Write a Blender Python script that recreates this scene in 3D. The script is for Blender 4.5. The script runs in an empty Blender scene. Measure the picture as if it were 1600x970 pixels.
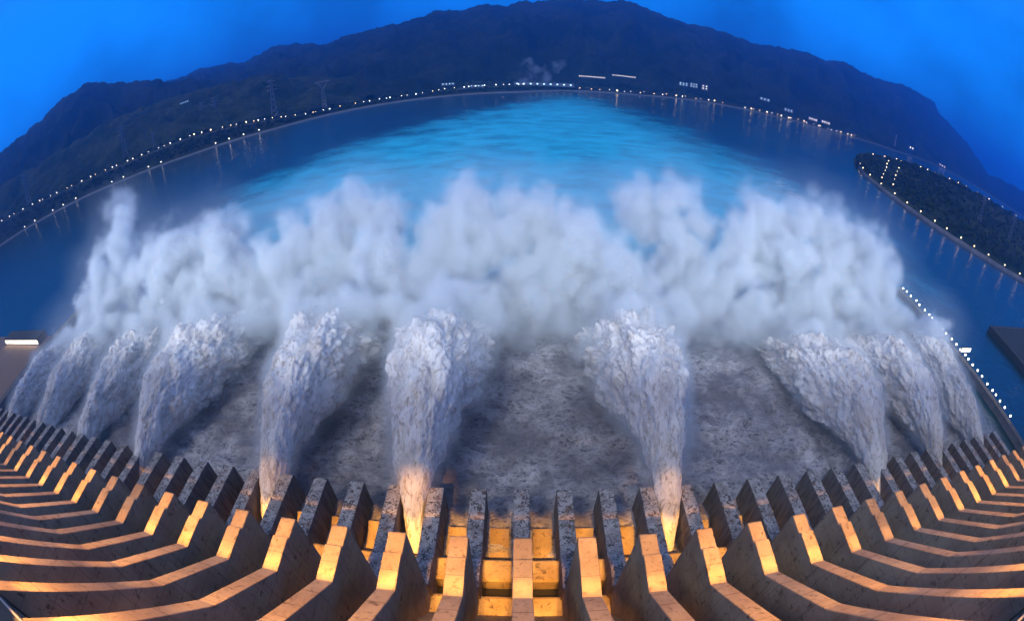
import bpy, math, random
import numpy as np
from mathutils import Vector, Matrix

random.seed(7)
rng = np.random.default_rng(11)
sc = bpy.context.scene
col = sc.collection
R = math.radians

# ------------------------------------------------------------------ camera (a fisheye, as in the photograph)
IMG_F, IMG_CX, IMG_CY = 722.8, 796.2, 543.4          # in pixels of the 1600 x 970 frame
PITCH, YAW, ROLL = R(37.02), R(1.47), R(-0.35)
EYE = np.array([-2.08, 0.0, 206.0])
cX = np.array([math.cos(YAW), math.sin(YAW), 0]); cY = np.array([-math.sin(YAW), math.cos(YAW), 0]); cZ = np.array([0, 0, 1.0])
FWD = cY * math.cos(PITCH) - cZ * math.sin(PITCH)
UP0 = cY * math.sin(PITCH) + cZ * math.cos(PITCH)
RGT = cX * math.cos(ROLL) + UP0 * math.sin(ROLL)
UPV = -cX * math.sin(ROLL) + UP0 * math.cos(ROLL)

cam = bpy.data.cameras.new('camera')
cam_o = bpy.data.objects.new('camera', cam); col.objects.link(cam_o); sc.camera = cam_o
cam.type = 'PANO'; cam.panorama_type = 'FISHEYE_EQUISOLID'
cam.sensor_width = 36; cam.sensor_fit = 'HORIZONTAL'
cam.fisheye_lens = IMG_F / 1600 * 36; cam.fisheye_fov = R(240)
cam.shift_x = -(IMG_CX - 800) / 1600; cam.shift_y = (IMG_CY - 485) / 970
cam.clip_start = 0.5; cam.clip_end = 60000
m = Matrix.Identity(4)
for i in range(3):
    m[i][0], m[i][1], m[i][2], m[i][3] = RGT[i], UPV[i], -FWD[i], EYE[i]
cam_o.matrix_world = m


def ray(px, py):
    dx, dy = px - IMG_CX, -(py - IMG_CY)
    r = math.hypot(dx, dy) + 1e-9
    th = 2 * math.asin(r / (2 * IMG_F))
    return RGT * (math.sin(th) * dx / r) + UPV * (math.sin(th) * dy / r) + FWD * math.cos(th)


def on_z(px, py, z=0.0):
    d = ray(px, py); return EYE + d * ((z - EYE[2]) / d[2])


def on_y(px, py, y):
    d = ray(px, py); return EYE + d * (y / d[1])


def at_d(px, py, D):
    d = ray(px, py); return EYE + d * (D / math.hypot(d[0], d[1]))


def az_el(px, py):
    d = ray(px, py)
    return math.degrees(math.atan2(d[0], d[1])), math.degrees(math.asin(d[2]))


# ------------------------------------------------------------------ helpers
def tag(o, label=None, cat=None, group=None, kind=None):
    if label: o['label'] = label
    if cat: o['category'] = cat
    if group: o['group'] = group
    if kind: o['kind'] = kind
    return o


def link(name, data, parent=None, loc=(0, 0, 0)):
    o = bpy.data.objects.new(name, data); col.objects.link(o)
    o.location = loc
    if parent: o.parent = parent
    return o


def empty(name, loc):
    return link(name, None, None, loc)


def mesh_np(name, V, faces, mat, smooth=False):
    me = bpy.data.meshes.new(name)
    V = np.asarray(V, np.float32)
    if isinstance(faces, np.ndarray):
        n, k = faces.shape
        me.vertices.add(len(V)); me.vertices.foreach_set('co', V.ravel())
        me.loops.add(n * k); me.loops.foreach_set('vertex_index', faces.astype(np.int32).ravel())
        me.polygons.add(n); me.polygons.foreach_set('loop_start', np.arange(0, n * k, k, dtype=np.int32))
        me.polygons.foreach_set('loop_total', np.full(n, k, np.int32))
        me.update(calc_edges=True); me.validate()
    else:
        me.from_pydata(V.tolist(), [], faces); me.update()
    if smooth:
        me.polygons.foreach_set('use_smooth', np.ones(len(me.polygons), bool))
    for mm in (mat if isinstance(mat, (list, tuple)) else [mat]):
        me.materials.append(mm)
    return me


def grid_faces(nu, nv, wrap_v=False):
    iu = np.arange(nu - 1)[:, None]; iv = np.arange(nv if wrap_v else nv - 1)[None, :]
    jv = (iv + 1) % nv
    a = iu * nv + iv; b = (iu + 1) * nv + iv; c = (iu + 1) * nv + jv; d = iu * nv + jv
    return np.stack([a, b, c, d], -1).reshape(-1, 4)


class MB:
    """collects boxes, prisms and bars; build() links them as one mesh"""
    def __init__(s): s.V = []; s.F = []; s.M = []
    def add(s, v, f, mi=0):
        b = len(s.V); s.V += [tuple(x) for x in v]; s.F += [[b + i for i in q] for q in f]; s.M += [mi] * len(f); return s
    def box(s, x0, x1, y0, y1, z0, z1, mi=0):
        v = [(x, y, z) for z in (z0, z1) for y in (y0, y1) for x in (x0, x1)]
        return s.add(v, [(0, 2, 3, 1), (4, 5, 7, 6), (0, 1, 5, 4), (2, 6, 7, 3), (0, 4, 6, 2), (1, 3, 7, 5)], mi)
    def prism_yz(s, pts, x0, x1, bev=0.0, mi=0):
        """closed polygon in (y, z), counter-clockwise seen from +x, extruded along x"""
        n = len(pts)
        v = [(x0, y, z) for y, z in pts] + [(x1, y, z) for y, z in pts]
        f = [list(range(n - 1, -1, -1)), list(range(n, 2 * n))] + [(i, (i + 1) % n, n + (i + 1) % n, n + i) for i in range(n)]
        return s.add(v, f, mi)
    def bar(s, p, q, w, mi=0, w2=None):
        p, q = Vector(p), Vector(q); d = (q - p)
        if d.length < 1e-6: return s
        d.normalize(); a = d.orthogonal().normalized(); b = d.cross(a)
        w2 = w if w2 is None else w2
        v = [p + a * w * sx + b * w * sy for sx, sy in ((1, 1), (-1, 1), (-1, -1), (1, -1))] + \
            [q + a * w2 * sx + b * w2 * sy for sx, sy in ((1, 1), (-1, 1), (-1, -1), (1, -1))]
        return s.add(v, [(3, 2, 1, 0), (4, 5, 6, 7), (0, 1, 5, 4), (1, 2, 6, 5), (2, 3, 7, 6), (3, 0, 4, 7)], mi)
    def ball(s, c, r, mi=0, n=8, mrows=5):
        v = [(c[0], c[1], c[2] - r)]
        for j in range(1, mrows):
            t = -math.pi / 2 + math.pi * j / mrows
            v += [(c[0] + r * math.cos(t) * math.cos(2 * math.pi * i / n), c[1] + r * math.cos(t) * math.sin(2 * math.pi * i / n), c[2] + r * math.sin(t)) for i in range(n)]
        v.append((c[0], c[1], c[2] + r)); top = len(v) - 1
        f = [(0, 1 + (i + 1) % n, 1 + i) for i in range(n)]
        for j in range(mrows - 2):
            o = 1 + j * n
            f += [(o + i, o + (i + 1) % n, o + n + (i + 1) % n, o + n + i) for i in range(n)]
        o = 1 + (mrows - 2) * n
        f += [(o + i, o + (i + 1) % n, top) for i in range(n)]
        return s.add(v, f, mi)
    def mesh(s, name, mats):
        me = bpy.data.meshes.new(name); me.from_pydata(s.V, [], s.F); me.update()
        for mm in (mats if isinstance(mats, (list, tuple)) else [mats]): me.materials.append(mm)
        me.polygons.foreach_set('material_index', np.array(s.M, np.int32))
        return me
    def build(s, name, mats, parent=None, loc=(0, 0, 0)):
        return link(name, s.mesh(name, mats), parent, loc)


# gradient noise in numpy
_perm = np.concatenate([rng.permutation(256)] * 2)
_grad = rng.normal(size=(256, 3)); _grad /= np.linalg.norm(_grad, axis=1)[:, None]


def perlin(P):
    P = np.asarray(P, float); i = np.floor(P).astype(int); f = P - i; u = f * f * f * (f * (f * 6 - 15) + 10)
    i &= 255; out = np.zeros(len(P))
    for dx in (0, 1):
        wx = u[:, 0] if dx else 1 - u[:, 0]
        for dy in (0, 1):
            wy = u[:, 1] if dy else 1 - u[:, 1]
            for dz in (0, 1):
                wz = u[:, 2] if dz else 1 - u[:, 2]
                h = _perm[_perm[_perm[(i[:, 0] + dx) & 255] + ((i[:, 1] + dy) & 255)] + ((i[:, 2] + dz) & 255)]
                g = _grad[h]
                out += wx * wy * wz * (g[:, 0] * (f[:, 0] - dx) + g[:, 1] * (f[:, 1] - dy) + g[:, 2] * (f[:, 2] - dz))
    return out * 1.5


def fbm(P, oct=4, gain=0.5):
    a, s, t = 1.0, np.zeros(len(P)), 1.0
    for k in range(oct):
        s += a * perlin(P * t + 17.3 * k); a *= gain; t *= 2.03
    return s


def billow(P, oct=3, gain=0.5):
    a, s, t = 1.0, np.zeros(len(P)), 1.0
    for k in range(oct):
        s += a * (np.abs(perlin(P * t + 31.7 * k)) * 2 - 0.5); a *= gain; t *= 2.1
    return s


# ------------------------------------------------------------------ materials
class NT:
    def __init__(s, name):
        s.m = bpy.data.materials.new(name); s.m.use_nodes = True; s.t = s.m.node_tree; s.t.nodes.clear()
        s.out = s.n('ShaderNodeOutputMaterial')
    def n(s, typ, **kw):
        x = s.t.nodes.new(typ)
        for k, v in kw.items():
            setattr(x, k, v)
        return x
    def set(s, sock, v):
        if isinstance(v, bpy.types.NodeSocket): s.t.links.new(v, sock)
        elif v is not None: sock.default_value = v
    def pos(s): return s.n('ShaderNodeNewGeometry').outputs['Position']
    def scale(s, vec, sx, sy, sz):
        x = s.n('ShaderNodeVectorMath', operation='MULTIPLY'); s.set(x.inputs[0], vec); x.inputs[1].default_value = (sx, sy, sz); return x.outputs[0]
    def noise(s, vec, scale, detail=4, rough=0.55, dist=0.0, typ=None):
        x = s.n('ShaderNodeTexNoise')
        if typ: x.noise_type = typ
        s.set(x.inputs['Vector'], vec); x.inputs['Scale'].default_value = scale; x.inputs['Detail'].default_value = detail
        x.inputs['Roughness'].default_value = rough; x.inputs['Distortion'].default_value = dist
        return x.outputs['Fac']
    def voro(s, vec, scale, feature='DISTANCE_TO_EDGE'):
        x = s.n('ShaderNodeTexVoronoi', feature=feature); s.set(x.inputs['Vector'], vec); x.inputs['Scale'].default_value = scale
        return x.outputs['Distance']
    def ramp(s, fac, stops, interp='LINEAR'):
        x = s.n('ShaderNodeValToRGB'); s.set(x.inputs[0], fac); cr = x.color_ramp; cr.interpolation = interp
        while len(cr.elements) < len(stops): cr.elements.new(0.5)
        for e, (p, c) in zip(cr.elements, stops):
            e.position = p; e.color = (c, c, c, 1) if isinstance(c, (int, float)) else (*c, 1)
        return x.outputs[0]
    def math(s, op, a, b=None, c=None, clamp=False):
        x = s.n('ShaderNodeMath', operation=op, use_clamp=clamp)
        s.set(x.inputs[0], a)
        if b is not None: s.set(x.inputs[1], b)
        if c is not None: s.set(x.inputs[2], c)
        return x.outputs[0]
    def sep(s, v):
        x = s.n('ShaderNodeSeparateXYZ'); s.set(x.inputs[0], v); return x.outputs
    def mix(s, fac, a, b):
        x = s.n('ShaderNodeMix', data_type='RGBA'); s.set(x.inputs[0], fac)
        s.set(x.inputs[6], (*a, 1) if isinstance(a, tuple) else a); s.set(x.inputs[7], (*b, 1) if isinstance(b, tuple) else b)
        return x.outputs[2]
    def remap(s, v, a, b, c=0.0, d=1.0, smooth=True):
        x = s.n('ShaderNodeMapRange'); x.interpolation_type = 'SMOOTHSTEP' if smooth else 'LINEAR'
        s.set(x.inputs[0], v); x.inputs[1].default_value = a; x.inputs[2].default_value = b; x.inputs[3].default_value = c; x.inputs[4].default_value = d
        return x.outputs[0]
    def bump(s, h, dist, strength=1.0):
        x = s.n('ShaderNodeBump'); s.set(x.inputs['Height'], h); x.inputs['Distance'].default_value = dist; x.inputs['Strength'].default_value = strength
        return x.outputs[0]
    def pbr(s, base, rough=0.8, normal=None, spec=0.3, **kw):
        x = s.n('ShaderNodeBsdfPrincipled')
        s.set(x.inputs['Base Color'], (*base, 1) if isinstance(base, tuple) else base); s.set(x.inputs['Roughness'], rough)
        s.set(x.inputs['Specular IOR Level'], spec)
        if normal is not None: s.set(x.inputs['Normal'], normal)
        for k, v in kw.items(): s.set(x.inputs[k.replace('_', ' ')], v)
        s.t.links.new(x.outputs[0], s.out.inputs[0]); return x
    def emit(s, c, st, sample=False):
        x = s.n('ShaderNodeEmission'); x.inputs[0].default_value = (*c, 1); x.inputs[1].default_value = st
        s.t.links.new(x.outputs[0], s.out.inputs[0])
        if not sample: s.m.cycles.emission_sampling = 'NONE'
        return s


def concrete(name, c0, c1, dark, mott, joints=True):
    t = NT(name); p = t.pos()
    big = t.noise(p, 0.06, 3); mid = t.noise(p, 0.35, 5, 0.62, 0.5); fine = t.noise(p, 1.3, 4, 0.65)
    streak = t.noise(t.scale(p, 1.0, 1.0, 0.10), 0.5, 4, 0.6)
    c = t.mix(t.remap(big, 0.35, 0.65), c0, c1)
    c = t.mix(t.math('MULTIPLY', t.remap(mid, 0.55, 0.72), mott), c, dark)
    c = t.mix(t.math('MULTIPLY', t.remap(streak, 0.52, 0.75), 0.45), c, dark)
    c = t.mix(t.math('MULTIPLY', t.remap(fine, 0.58, 0.72), mott * 0.35), c, (0.06, 0.05, 0.045))
    h = t.math('ADD', t.math('MULTIPLY', mid, 0.6), fine)
    if joints:
        xs = t.sep(p)
        for ax, per in ((2, 9.0), (1, 15.0)):
            fr = t.math('FRACT', t.math('DIVIDE', xs[ax], per))
            ln = t.math('LESS_THAN', fr, 0.22 / per)
            c = t.mix(t.math('MULTIPLY', ln, 0.55), c, dark)
    t.pbr(c, 0.85, t.bump(h, 0.25, 0.6), 0.25)
    return t.m


M = {}
M['concrete'] = concrete('pier_concrete', (0.38, 0.30, 0.21), (0.29, 0.215, 0.15), (0.10, 0.06, 0.035), 0.85)
t = NT('weathered_concrete'); p = t.pos()
a = t.noise(p, 0.42, 5, 0.7, 1.0); b_ = t.noise(p, 1.1, 4, 0.7, 0.5); cc = t.noise(p, 0.16, 3)
c = t.mix(t.remap(cc, 0.38, 0.62), (0.46, 0.43, 0.42), (0.30, 0.27, 0.26))
c = t.mix(t.remap(a, 0.50, 0.58), c, (0.085, 0.07, 0.065))
c = t.mix(t.math('MULTIPLY', t.remap(b_, 0.56, 0.62), 0.9), c, (0.66, 0.63, 0.62))
c = t.mix(t.math('MULTIPLY', t.remap(t.noise(p, 0.27, 3), 0.60, 0.70), 0.7), c, (0.20, 0.09, 0.045))
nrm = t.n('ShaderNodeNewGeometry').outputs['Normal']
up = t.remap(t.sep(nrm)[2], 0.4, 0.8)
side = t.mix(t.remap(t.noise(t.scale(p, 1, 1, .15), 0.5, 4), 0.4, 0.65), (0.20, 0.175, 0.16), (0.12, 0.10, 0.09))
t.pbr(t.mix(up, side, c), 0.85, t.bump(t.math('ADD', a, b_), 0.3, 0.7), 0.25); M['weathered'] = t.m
M['chute'] = concrete('chute_concrete', (0.40, 0.32, 0.20), (0.30, 0.22, 0.12), (0.07, 0.04, 0.02), 1.0, False)
M['wall'] = concrete('wall_concrete', (0.24, 0.23, 0.23), (0.17, 0.165, 0.17), (0.08, 0.07, 0.07), 0.5)

t = NT('steel'); t.pbr((0.30, 0.31, 0.33), 0.5, None, 0.5, Metallic=0.7); M['steel'] = t.m
t = NT('dark_opening'); t.pbr((0.02, 0.018, 0.016), 0.9); M['dark'] = t.m
t = NT('asphalt'); p = t.pos(); t.pbr(t.mix(t.noise(p, 0.5), (0.05, 0.05, 0.052), (0.075, 0.073, 0.07)), 0.85); M['asphalt'] = t.m
t = NT('road_concrete'); p = t.pos(); t.pbr(t.mix(t.noise(p, 0.05), (0.30, 0.28, 0.25), (0.18, 0.17, 0.16)), 0.85); M['paleroad'] = t.m
t = NT('bank_stone'); p = t.pos(); t.pbr(t.mix(t.noise(p, 0.03, 5), (0.09, 0.10, 0.105), (0.27, 0.285, 0.29)), 0.9); M['bank'] = t.m
M['lamp'] = NT('lamp_glow').emit((1.0, 0.93, 0.78), 10).m
M['lamp_warm'] = NT('lamp_glow_warm').emit((1.0, 0.72, 0.36), 12).m
M['lamp_white'] = NT('lamp_glow_white').emit((0.85, 0.95, 1.0), 8).m
M['window'] = NT('lit_window').emit((1.0, 0.9, 0.72), 4.5).m
M['window_cool'] = NT('lit_window_cool').emit((0.45, 0.80, 1.0), 3.0).m
M['sign_lit'] = NT('lit_sign').emit((1.0, 0.88, 0.70), 5.0).m
M['sign_red'] = NT('lit_sign_warm').emit((1.0, 0.45, 0.25), 0.9).m
t = NT('render_wall'); p = t.pos(); t.pbr(t.mix(t.noise(p, 0.2), (0.35, 0.35, 0.36), (0.25, 0.25, 0.27)), 0.9); M['render'] = t.m
t = NT('roofing'); t.pbr((0.09, 0.085, 0.085), 0.85); M['roof'] = t.m
t = NT('brown_facade'); p = t.pos(); t.pbr(t.mix(t.noise(p, 0.1), (0.30, 0.20, 0.15), (0.22, 0.15, 0.12)), 0.85); M['brown'] = t.m

# foam of the jets
t = NT('jet_foam'); p = t.n('ShaderNodeAttribute', attribute_name='flow').outputs['Vector']
q = t.scale(p, 1.0, 1.0, 0.42)
n1 = t.noise(q, 0.10, 5, 0.6, 0.6); n2 = t.noise(q, 0.45, 5, 0.65, 0.8); n3 = t.noise(q, 1.3, 4, 0.65, 0.6)
n4 = t.noise(t.scale(p, 1.0, 1.0, 0.6), 0.9, 5, 0.7, 1.2)
c = t.mix(t.remap(n1, 0.42, 0.64), (0.84, 0.83, 0.84), (0.60, 0.56, 0.54))
c = t.mix(t.math('MULTIPLY', t.remap(n2, 0.51, 0.62), 0.72), c, (0.30, 0.24, 0.21))
c = t.mix(t.math('MULTIPLY', t.remap(n4, 0.53, 0.62), 0.85), c, (0.88, 0.88, 0.90))
c = t.mix(t.math('MULTIPLY', t.remap(n3, 0.60, 0.70), 0.45), c, (0.36, 0.31, 0.29))
h = t.math('ADD', t.math('MULTIPLY', n2, 1.6), t.math('MULTIPLY', n3, 0.7))
t.pbr(c, 0.9, t.bump(h, 1.0, 0.6), 0.15); M['jet'] = t.m

# spray cloud
t = NT('spray_cloud'); p = t.pos()
n1 = t.noise(p, 0.025, 4, 0.55); n2 = t.noise(p, 0.12, 4, 0.6)
z = t.sep(p)[2]
c = t.mix(t.remap(n1, 0.40, 0.62), (0.56, 0.57, 0.60), (0.47, 0.48, 0.51))
t.pbr(c, 1.0, t.bump(n2, 3.0, 0.5), 0.0); M['spray'] = t.m

# river
t = NT('river_water'); p = t.pos(); X, Y, Z = t.sep(p)
warp = t.noise(p, 0.02, 4, 0.6)
# churned pool at the foot of the dam
pool = t.math('MULTIPLY', t.remap(Y, 300.0, 460.0, 1.0, 0.0), t.math('MULTIPLY', t.remap(X, -620.0, -540.0), t.remap(X, 430.0, 490.0, 1.0, 0.0)))
# aerated tongue carried downstream
edgeL = t.math('ADD', t.math('MULTIPLY', Y, 0.52), -1010.0)
edgeL = t.math('MAXIMUM', edgeL, t.math('ADD', t.math('MULTIPLY', Y, -0.35), -330.0))
edgeR = t.math('MINIMUM', t.math('ADD', t.math('MULTIPLY', Y, -0.22), 800.0), t.math('ADD', t.math('MULTIPLY', Y, 0.55), 300.0))
wob = t.math('MULTIPLY', t.math('SUBTRACT', t.noise(p, 0.006, 4), 0.5), 420.0)
Xw = t.math('ADD', X, wob)
tl = t.remap(t.math('SUBTRACT', Xw, edgeL), -80.0, 240.0)
tr = t.remap(t.math('SUBTRACT', edgeR, Xw), -160.0, 300.0)
tongue = t.math('MULTIPLY', t.math('MULTIPLY', tl, tr), t.remap(Y, 2100.0, 3000.0, 1.0, 0.0))
tongue = t.math('MULTIPLY', tongue, t.remap(t.noise(t.scale(p, 1.0, 1.5, 1.0), 0.012, 6, 0.68), 0.28, 0.62, 0.55, 1.0))
def ridged(vec, sc, k, dist):
    return t.math('SUBTRACT', 1.0, t.math('MULTIPLY', t.math('ABSOLUTE', t.math('SUBTRACT', t.noise(vec, sc, 5, 0.62, dist), 0.5)), k), clamp=True)
ps = t.scale(p, 0.85, 1.35, 1.0)
patch = t.remap(t.noise(p, 0.012, 4, 0.6), 0.36, 0.64)
fil = t.math('MAXIMUM', t.math('MULTIPLY', ridged(ps, 0.05, 17.0, 0.5), 0.9), t.math('MULTIPLY', ridged(ps, 0.12, 13.0, 0.4), 0.85))
fil = t.math('MAXIMUM', fil, t.math('MULTIPLY', ridged(ps, 0.28, 9.0, 0.2), 0.6))
fil = t.math('ADD', t.math('MULTIPLY', fil, t.remap(t.noise(p, 0.03, 4), 0.36, 0.62, 0.25, 1.0)), t.math('MULTIPLY', t.remap(t.noise(ps, 0.06, 7, 0.7), 0.48, 0.72), 0.25), clamp=True)
base = t.mix(tongue, (0.016, 0.040, 0.048), (0.05, 0.76, 0.97))
pc = t.mix(t.math('MULTIPLY', fil, t.math('ADD', 0.45, t.math('MULTIPLY', patch, 0.5))), (0.125, 0.12, 0.15), (0.80, 0.80, 0.87))
base = t.mix(pool, base, pc)
rough = t.math('ADD', 0.17, t.math('ADD', t.math('MULTIPLY', tongue, 0.28), t.math('MULTIPLY', pool, 0.12)))
w1 = t.noise(t.scale(p, 1.0, 1.7, 1.0), 0.045, 5, 0.6, 0.4); w2 = t.noise(p, 0.3, 3, 0.6)
bh = t.math('ADD', t.math('MULTIPLY', w1, 3.0), t.math('ADD', t.math('MULTIPLY', w2, 0.35), t.math('MULTIPLY', t.math('MULTIPLY', fil, pool), 1.4)))
t.pbr(base, rough, t.bump(bh, 1.0, 0.55), 0.5); M['river'] = t.m

# land
def land(name, a, b, s):
    t = NT(name); p = t.pos()
    n = t.noise(p, s, 6, 0.65); n2 = t.noise(p, s * 9, 4, 0.7)
    c = t.mix(t.remap(n, 0.35, 0.65), a, b)
    c = t.mix(t.math('MULTIPLY', t.remap(n2, 0.45, 0.65), 0.6), c, tuple(x * 0.35 for x in a))
    t.pbr(c, 0.95, t.bump(t.math('ADD', n, t.math('MULTIPLY', n2, 0.4)), 14.0, 0.9), 0.1)
    return t.m


M['forest'] = land('forest_slope', (0.018, 0.036, 0.015), (0.070, 0.085, 0.040), 0.005)
M['farforest'] = land('far_forest_slope', (0.012, 0.024, 0.020), (0.040, 0.052, 0.042), 0.0028)
M['scrub'] = land('scrub', (0.030, 0.050, 0.022), (0.070, 0.075, 0.045), 0.02)
t = NT('leaves'); p = t.pos(); t.pbr(t.mix(t.remap(t.noise(p, 0.12, 3), 0.35, 0.65), (0.018, 0.034, 0.012), (0.040, 0.058, 0.022)), 0.9); M['leaves'] = t.m
t = NT('bark'); t.pbr((0.06, 0.045, 0.03), 0.95); M['bark'] = t.m

# ------------------------------------------------------------------ river
ORD = ['first', 'second', 'third', 'fourth', 'fifth', 'sixth', 'seventh', 'eighth', 'ninth', 'tenth', 'eleventh', 'twelfth', 'thirteenth', 'fourteenth',
       'fifteenth', 'sixteenth', 'seventeenth', 'eighteenth', 'nineteenth', 'twentieth', 'twenty-first', 'twenty-second', 'twenty-third', 'twenty-fourth',
       'twenty-fifth', 'twenty-sixth', 'twenty-seventh', 'twenty-eighth']
xs = np.concatenate([-np.geomspace(700, 18500, 36)[::-1], np.arange(-690, 560, 3.0), np.geomspace(570, 18500, 36)])
ys = np.concatenate([-np.geomspace(60, 700, 8)[::-1], np.arange(-40, 90, 20), np.arange(90, 560, 2.6), np.geomspace(570, 16500, 52)])
gx, gy = np.meshgrid(xs, ys, indexing='ij')
P = np.stack([gx.ravel(), gy.ravel(), np.zeros(gx.size)], -1)
amp = np.clip((540 - P[:, 1]) / 200, 0, 1) * np.clip((P[:, 0] + 640) / 60, 0, 1) * np.clip((500 - P[:, 0]) / 60, 0, 1) * (P[:, 1] > 80)
sel = amp > 0
h = np.zeros(len(P))
h[sel] = amp[sel] * (2.6 * billow(P[sel] * [0.03, 0.045, 1] + 3, 4, 0.55) + 1.6 * fbm(P[sel] * 0.05 + 9, 3) + 0.5 * fbm(P[sel] * 0.22, 2))
P[:, 2] = h
river = link('river', mesh_np('river', P, grid_faces(len(xs), len(ys)), M['river'], True)); tag(river, kind='structure')

# ------------------------------------------------------------------ dam
K0, K1 = -26, 20
XL, XR = 21.0 * K0 - 12, 21.0 * K1 + 12
dam = empty('dam', (0, -13, 0))
tag(dam, 'long concrete dam whose stepped face carries the rows of spillway piers', 'dam')
body = [(-45, -15), (74, -15), (74, 2), (52, 40), (30, 72), (8, 106), (-8.5, 134), (-8.5, 149.5), (-45, 149.5)]
MB().prism_yz([(y + 13, z) for y, z in body], -760, 700).build('dam_body', M['concrete'], dam)
MB().box(-760, 700, -30, 4.9, 149.504, 152.6).build('crest_road', M['asphalt'], dam)
b = MB()
for x in np.arange(-758, 700, 4.0): b.box(x - .12, x + .12, 4.4, 4.7, 152.6, 153.8)
b.box(-760, 700, 4.3, 4.8, 153.8, 154.05)
b.build('railing', M['steel'], dam)

rs = link('reservoir', mesh_np('reservoir', [(-760, -690, 143), (700, -690, 143), (700, -45.2, 143), (-760, -45.2, 143)], [[0, 1, 2, 3]], M['river'])); tag(rs, kind='structure')

UP_W, LOW_W = 3.05, 3.8
up_poly = [(-8.1, 90), (20, 0), (75.8, -14), (75.8, 71.0), (75.2, 71.8), (66.5, 71.8), (66.5, 73.0), (52.7, 73.0), (26.5, 100.3), (-8.1, 152.5)]
low_poly = [(75.804, -14), (133, -14), (133, 18.2), (132.2, 19.6), (92.5, 21.6), (86, 25.5), (75.804, 26.0)]


def bevel_prism(poly, hw, bev):
    """prism with its long edges chamfered, so that they are not razor sharp"""
    n = len(poly); c = np.mean(poly, 0)
    inner = []
    for i, (y, z) in enumerate(poly):
        p0, p1, p2 = np.array(poly[i - 1]), np.array(poly[i]), np.array(poly[(i + 1) % n])
        e0 = (p1 - p0) / (np.linalg.norm(p1 - p0) + 1e-9); e1 = (p2 - p1) / (np.linalg.norm(p2 - p1) + 1e-9)
        n0, n1 = np.array([-e0[1], e0[0]]), np.array([-e1[1], e1[0]])
        b_ = n0 + n1; b_ = b_ / max(1e-6, (b_ @ n0))
        if np.linalg.norm(b_) > 2: b_ = b_ / np.linalg.norm(b_) * 2
        inner.append(tuple(p1 + b_ * bev))
    v = [(-hw, *p) for p in inner] + [(-hw + bev, *p) for p in poly] + [(hw - bev, *p) for p in poly] + [(hw, *p) for p in inner]
    f = [list(range(n - 1, -1, -1)), list(range(3 * n, 4 * n))]
    for L in range(3):
        f += [(L * n + i, L * n + (i + 1) % n, (L + 1) * n + (i + 1) % n, (L + 1) * n + i) for i in range(n)]
    return MB().add(v, f)


up_me = bevel_prism(up_poly, UP_W, 0.22).mesh('upper_wall', M['concrete'])
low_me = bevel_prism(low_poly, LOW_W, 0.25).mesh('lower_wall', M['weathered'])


def side_word(k):
    if k == 0: return 'the middle one straight below the photo centre'
    return '%s to the %s of the middle pier' % (ORD[abs(k) - 1], 'left' if k < 0 else 'right')


for k in range(K0, K1 + 1):
    o = empty('spillway_pier', (21.0 * k, 0, 0))
    tag(o, 'bent concrete spillway pier with lit top edge, ' + side_word(k), 'pier', 'spillway piers across the dam face')
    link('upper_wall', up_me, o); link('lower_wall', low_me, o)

# chutes between the piers: ogee face, sill block behind a dark gate slot, flip bucket
hw = 21.0 / 2 - UP_W + 0.02
ogee = [(-8.4, 118), (-8.4, 100), (40, 0), (70.0, -12), (78.0, -12), (78.0, 10.8), (76.5, 12.0), (67.5, 13.6), (64.5, 19.0), (56, 36), (45, 55), (30, 78), (8, 112), (-8.4, 138)]
ogee_me = MB().prism_yz(ogee, -hw, hw).mesh('ogee_face', M['chute'])
slot_me = MB().prism_yz([(78.004, -12), (85.5, -12), (85.5, 2.5), (78.004, 4.5)], -hw + .05, hw - .05).mesh('gate_slot', M['dark'])
hb = 21.0 / 2 - LOW_W + 0.02
sill_me = MB().prism_yz([(85.504, -12), (96.5, -12), (96.5, 12.2), (95.5, 13.0), (86.6, 12.4), (85.504, 11.2)], -hb, hb).mesh('sill_block', M['chute'])
bk = [(96.504, -12), (118, -12), (118, 5.4), (114, 2.6), (109, 0.8), (104, 0.4), (100, 1.6), (96.504, 5.0)]
buck_me = MB().prism_yz(bk, -4.6, 4.6).mesh('flip_bucket', M['chute'])
for k in range(K0, K1):
    o = empty('spillway_chute', (21.0 * (k + .5), 0, 0))
    w = 'first to the right of the middle pier' if k == 0 else ('first to the left of the middle pier' if k == -1 else
        '%s to the %s of the middle pier' % (ORD[k] if k > 0 else ORD[-k - 1], 'right' if k > 0 else 'left'))
    tag(o, 'stained concrete chute between two piers, ' + w, 'chute', 'spillway chutes between the piers')
    link('ogee_face', ogee_me, o); link('gate_slot', slot_me, o); link('sill_block', sill_me, o); link('flip_bucket', buck_me, o)

# sodium flood lamps on the crest: narrow beams along each pier top, and into the middle bays
def spot(name, loc, aim, half, watts, blend=0.6, color=(1.0, 0.43, 0.08)):
    l = bpy.data.lights.new(name, 'SPOT'); l.energy = watts; l.color = color; l.spot_size = R(2 * half); l.spot_blend = blend
    l.shadow_soft_size = 0.6
    o = bpy.data.objects.new(name, l); col.objects.link(o); o.location = loc
    o.rotation_euler = (Vector(aim) - Vector(loc)).to_track_quat('-Z', 'Y').to_euler()
    return o


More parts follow.
